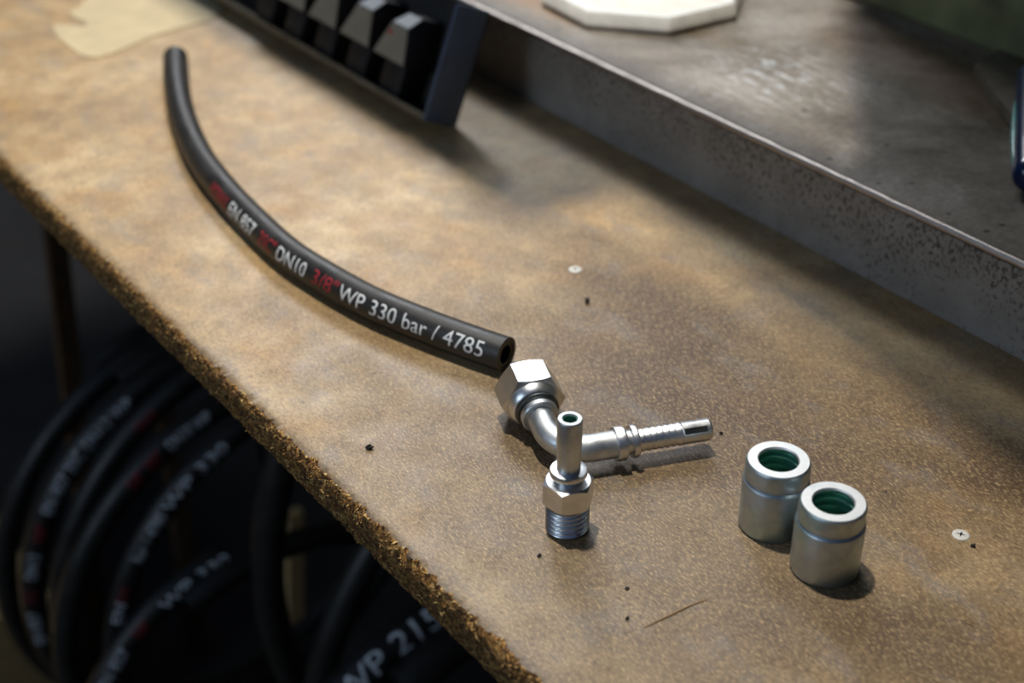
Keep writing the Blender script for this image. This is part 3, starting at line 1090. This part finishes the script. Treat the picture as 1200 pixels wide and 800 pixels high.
# ------------------------------------------------------------------ blue tool on the plate
tl = thing('tool_handle', 'blue enamelled tool handle with a worn teal edge at the right of the picture', 'tool', (-0.3835, 0.6125, ZT), 0)
hd = Vector((-0.62, 0.785, 0)).normalized()
sd = Vector((hd.y, -hd.x, 0))
path, _ = resample([hd * (0.115 * i / 40) + Vector((0, 0, 0.0098 + 0.0145 * i / 40)) for i in range(41)], 41)
rads = [0.0092 * sqrt(max(0.02, 1 - (1 - min(1, i / 3.0)) ** 2)) * (1 - 0.25 * max(0, (i - 12) / 28)) for i in range(41)]
v, f = sweep_vf(path, rads, 28)
mesh('grip', v, f, M['blue'], tl, smooth=60)
ep = [hd * (0.008 + 0.07 * i / 30) - sd * (rads[2] * 0.93) + Vector((0, 0, 0.012 + 0.0102 * i / 30)) for i in range(31)]
e_ = mesh('edge_strip', *sweep_vf(ep, [0.0022 * sin(pi * (0.1 + 0.8 * i / 30)) for i in range(31)], 10), M['teal'], tl, smooth=60)
e_['label'] = 'worn teal edge'

# ------------------------------------------------------------------ hose coils hanging under the bench
HANG = []


def coil(label, X, cy, cz, R, r, prints, turns=1.35, a0=radians(100), kind='print', pitch=None, phi=24):
    """coil of hose in the plane across the bench; the turn nearest the camera passes through X"""
    turns = 1.0 if pitch == 0 else min(turns, 1.04)
    pitch = (1.0 if pitch is None else pitch) * 3.75 * r
    t = thing('hose_coil', label, 'hose coil', (X, cy, cz), 0, 'coils of black hose hanging under the bench')
    n = int(110 * turns)
    path = []
    for i in range(n + 1):
        a = a0 + 2 * pi * turns * i / n        # from top, towards the front (-Y), down
        rr_ = R
        path.append(Vector((-pitch * max(0, (i / n) * turns - 0.45), rr_ * cos(a), rr_ * sin(a))))
    mesh('rubber_cover', *sweep_vf(path, r, 20, r * 0.6), M['rubber'], t, smooth=50)

    def g(s, h, off):
        # s is an angle measured like a0
        i = (s - a0) / (2 * pi * turns)
        rr_ = R
        rad = Vector((0, cos(s), sin(s)))
        ax = Vector((1, 0, 0))
        ph = radians(phi) + h / r
        # from the axis direction (towards the viewer) outwards
        p = Vector((-pitch * max(0, i * turns - 0.45), rr_ * rad.y, rr_ * rad.z))
        return p + (ax * cos(ph) + rad * sin(ph)) * (r + off)
    for body, colr, s0, s1 in prints:
        o = wrap_text('print', body, g, radians(s0), radians(s1), 0, r * (0.95 if r < 0.015 else 1.08), M[colr], t, step=0.05)
        if colr == 'red':
            o['label'] = 'dark red printed marking'
    # steel hook from the underside of the bench
    HANG.append((X, cy + 0.02, cz + R - r, r, 1 if pitch > 0 else -1))
    return t


coil('black hose coil hanging farthest back under the bench', -1.09, 0.442, -0.533, 0.218, 0.011, [])
coil('black hose coil under the bench with a long white print down its left side', -1.02, 0.4335, -0.5004, 0.2045, 0.0112,
     [('EN 857 2SC DN12 WP', 'grey_print', 149, 116), ('3/8"', 'red', 157, 152), ('DN12', 'grey_print', 167, 160), ('2SC', 'red', 174, 170), ('EN 857', 'grey_print', 187, 177)])
coil('black hose coil under the bench, third from the left, with faint brown print', -0.98, 0.467, -0.503, 0.2275, 0.0108, [('DN10', 'red', 126, 121)], pitch=0)
coil('black hose coil under the bench, fourth from the left, with white and red print', -0.935, 0.435, -0.500, 0.2095, 0.0112,
     [('DN10 WP', 'grey_print', 117, 106), ('3/8" 2SC', 'red', 129, 119)], pitch=0)
coil('black hose coil under the bench, fifth from the left, inside the larger coils', -0.89, 0.4565, -0.483, 0.2040, 0.0100,
     [('WP 330', 'grey_print', 134, 115), ('bar / 4785', 'grey_print', 147, 135), ('DN10', 'red', 158, 154), ('EN', 'grey_print', 163, 158)], pitch=0)
coil('lowest black hose coil under the bench with white and red print', -0.86, 0.373, -0.551, 0.1715, 0.0105,
     [('WP 330', 'grey_print', 120, 99), ('3/8"', 'red', 130, 125), ('EN 857', 'grey_print', 146, 134)], pitch=-1.0)
coil('thick plain black hose coil under the bench right of the printed coils', -0.80, 0.695, -0.388, 0.341, 0.0130, [])
coil('plain black hose coil under the bench beside the thick one', -0.75, 0.6375, -0.517, 0.281, 0.0125, [], pitch=0)
coil('thick hose coil under the bench with large white print WP 215', -0.70, 0.485, -0.6055, 0.2300, 0.0165, [('WP 215', 'grey_print', 124, 101)], 1.3, pitch=-1.0, phi=46)
for x, y, z, r, sg in HANG:
    xs_ = x + sg * (r + 0.0045)
    pa = [Vector((xs_, y, -TH)), Vector((xs_, y, z + 2 * r)), Vector((xs_, y, z))] + [Vector((x + sg * (r + 0.0045) * cos(a), y, z - 0.0045 - 0.004 * sin(a))) for a in (0.5, 1.2, 1.9, 2.6)]
    mesh('hook', *sweep_vf(spline(pa, 4), 0.003, 10), M['frame'], bench, smooth=60)


# bare wooden laths and a carton standing on the floor behind the coils
def lath(label, x0, y, z0, x1, y1, z1, wd):
    d = Vector((x1 - x0, y1 - y, z1 - z0))
    L = d.length
    q = Vector((0, 0, 1)).rotation_difference(d.normalized()).to_matrix().to_4x4()
    v, f = box_vf(-0.006, 0.006, -wd / 2, wd / 2, 0, L)
    o = bevelled('wood_lath', [q @ Vector(p) for p in v], f, M['card'] if wd == 0.0205 else M['lath'], None, 0.001, 1, loc=(x0, y, z0))
    tag(o, label, 'lath', 'bare wooden laths under the bench')


lath('short bare wooden lath standing on the floor behind the thick hoses', -1.20, 0.553, -0.90, -1.20, 0.573, -0.665, 0.0205)
lath('tall bare wooden lath at the far left under the bench', -1.30, 0.35, -0.90, -1.30, 0.412, -0.0250, 0.022)
lath('bare wooden lath just right of the tall one, mostly behind hose coils', -1.30, 0.47, -0.90, -1.30, 0.488, -0.0250, 0.020)
cb = thing('cardboard_box', 'brown cardboard box on the floor in the lower left corner', 'box', (-1.40, 0.12, -0.90))
box('carton_body', -0.2, 0.2, -0.17, 0.17, 0.0, 0.25, M['card'], cb, 0.002)
box('flap', -0.2, -0.001, -0.17, 0.17, 0.2505, 0.2535, M['card'], cb, 0.001)
box('flap', 0.001, 0.2, -0.17, 0.17, 0.2505, 0.2535, M['card'], cb, 0.001)
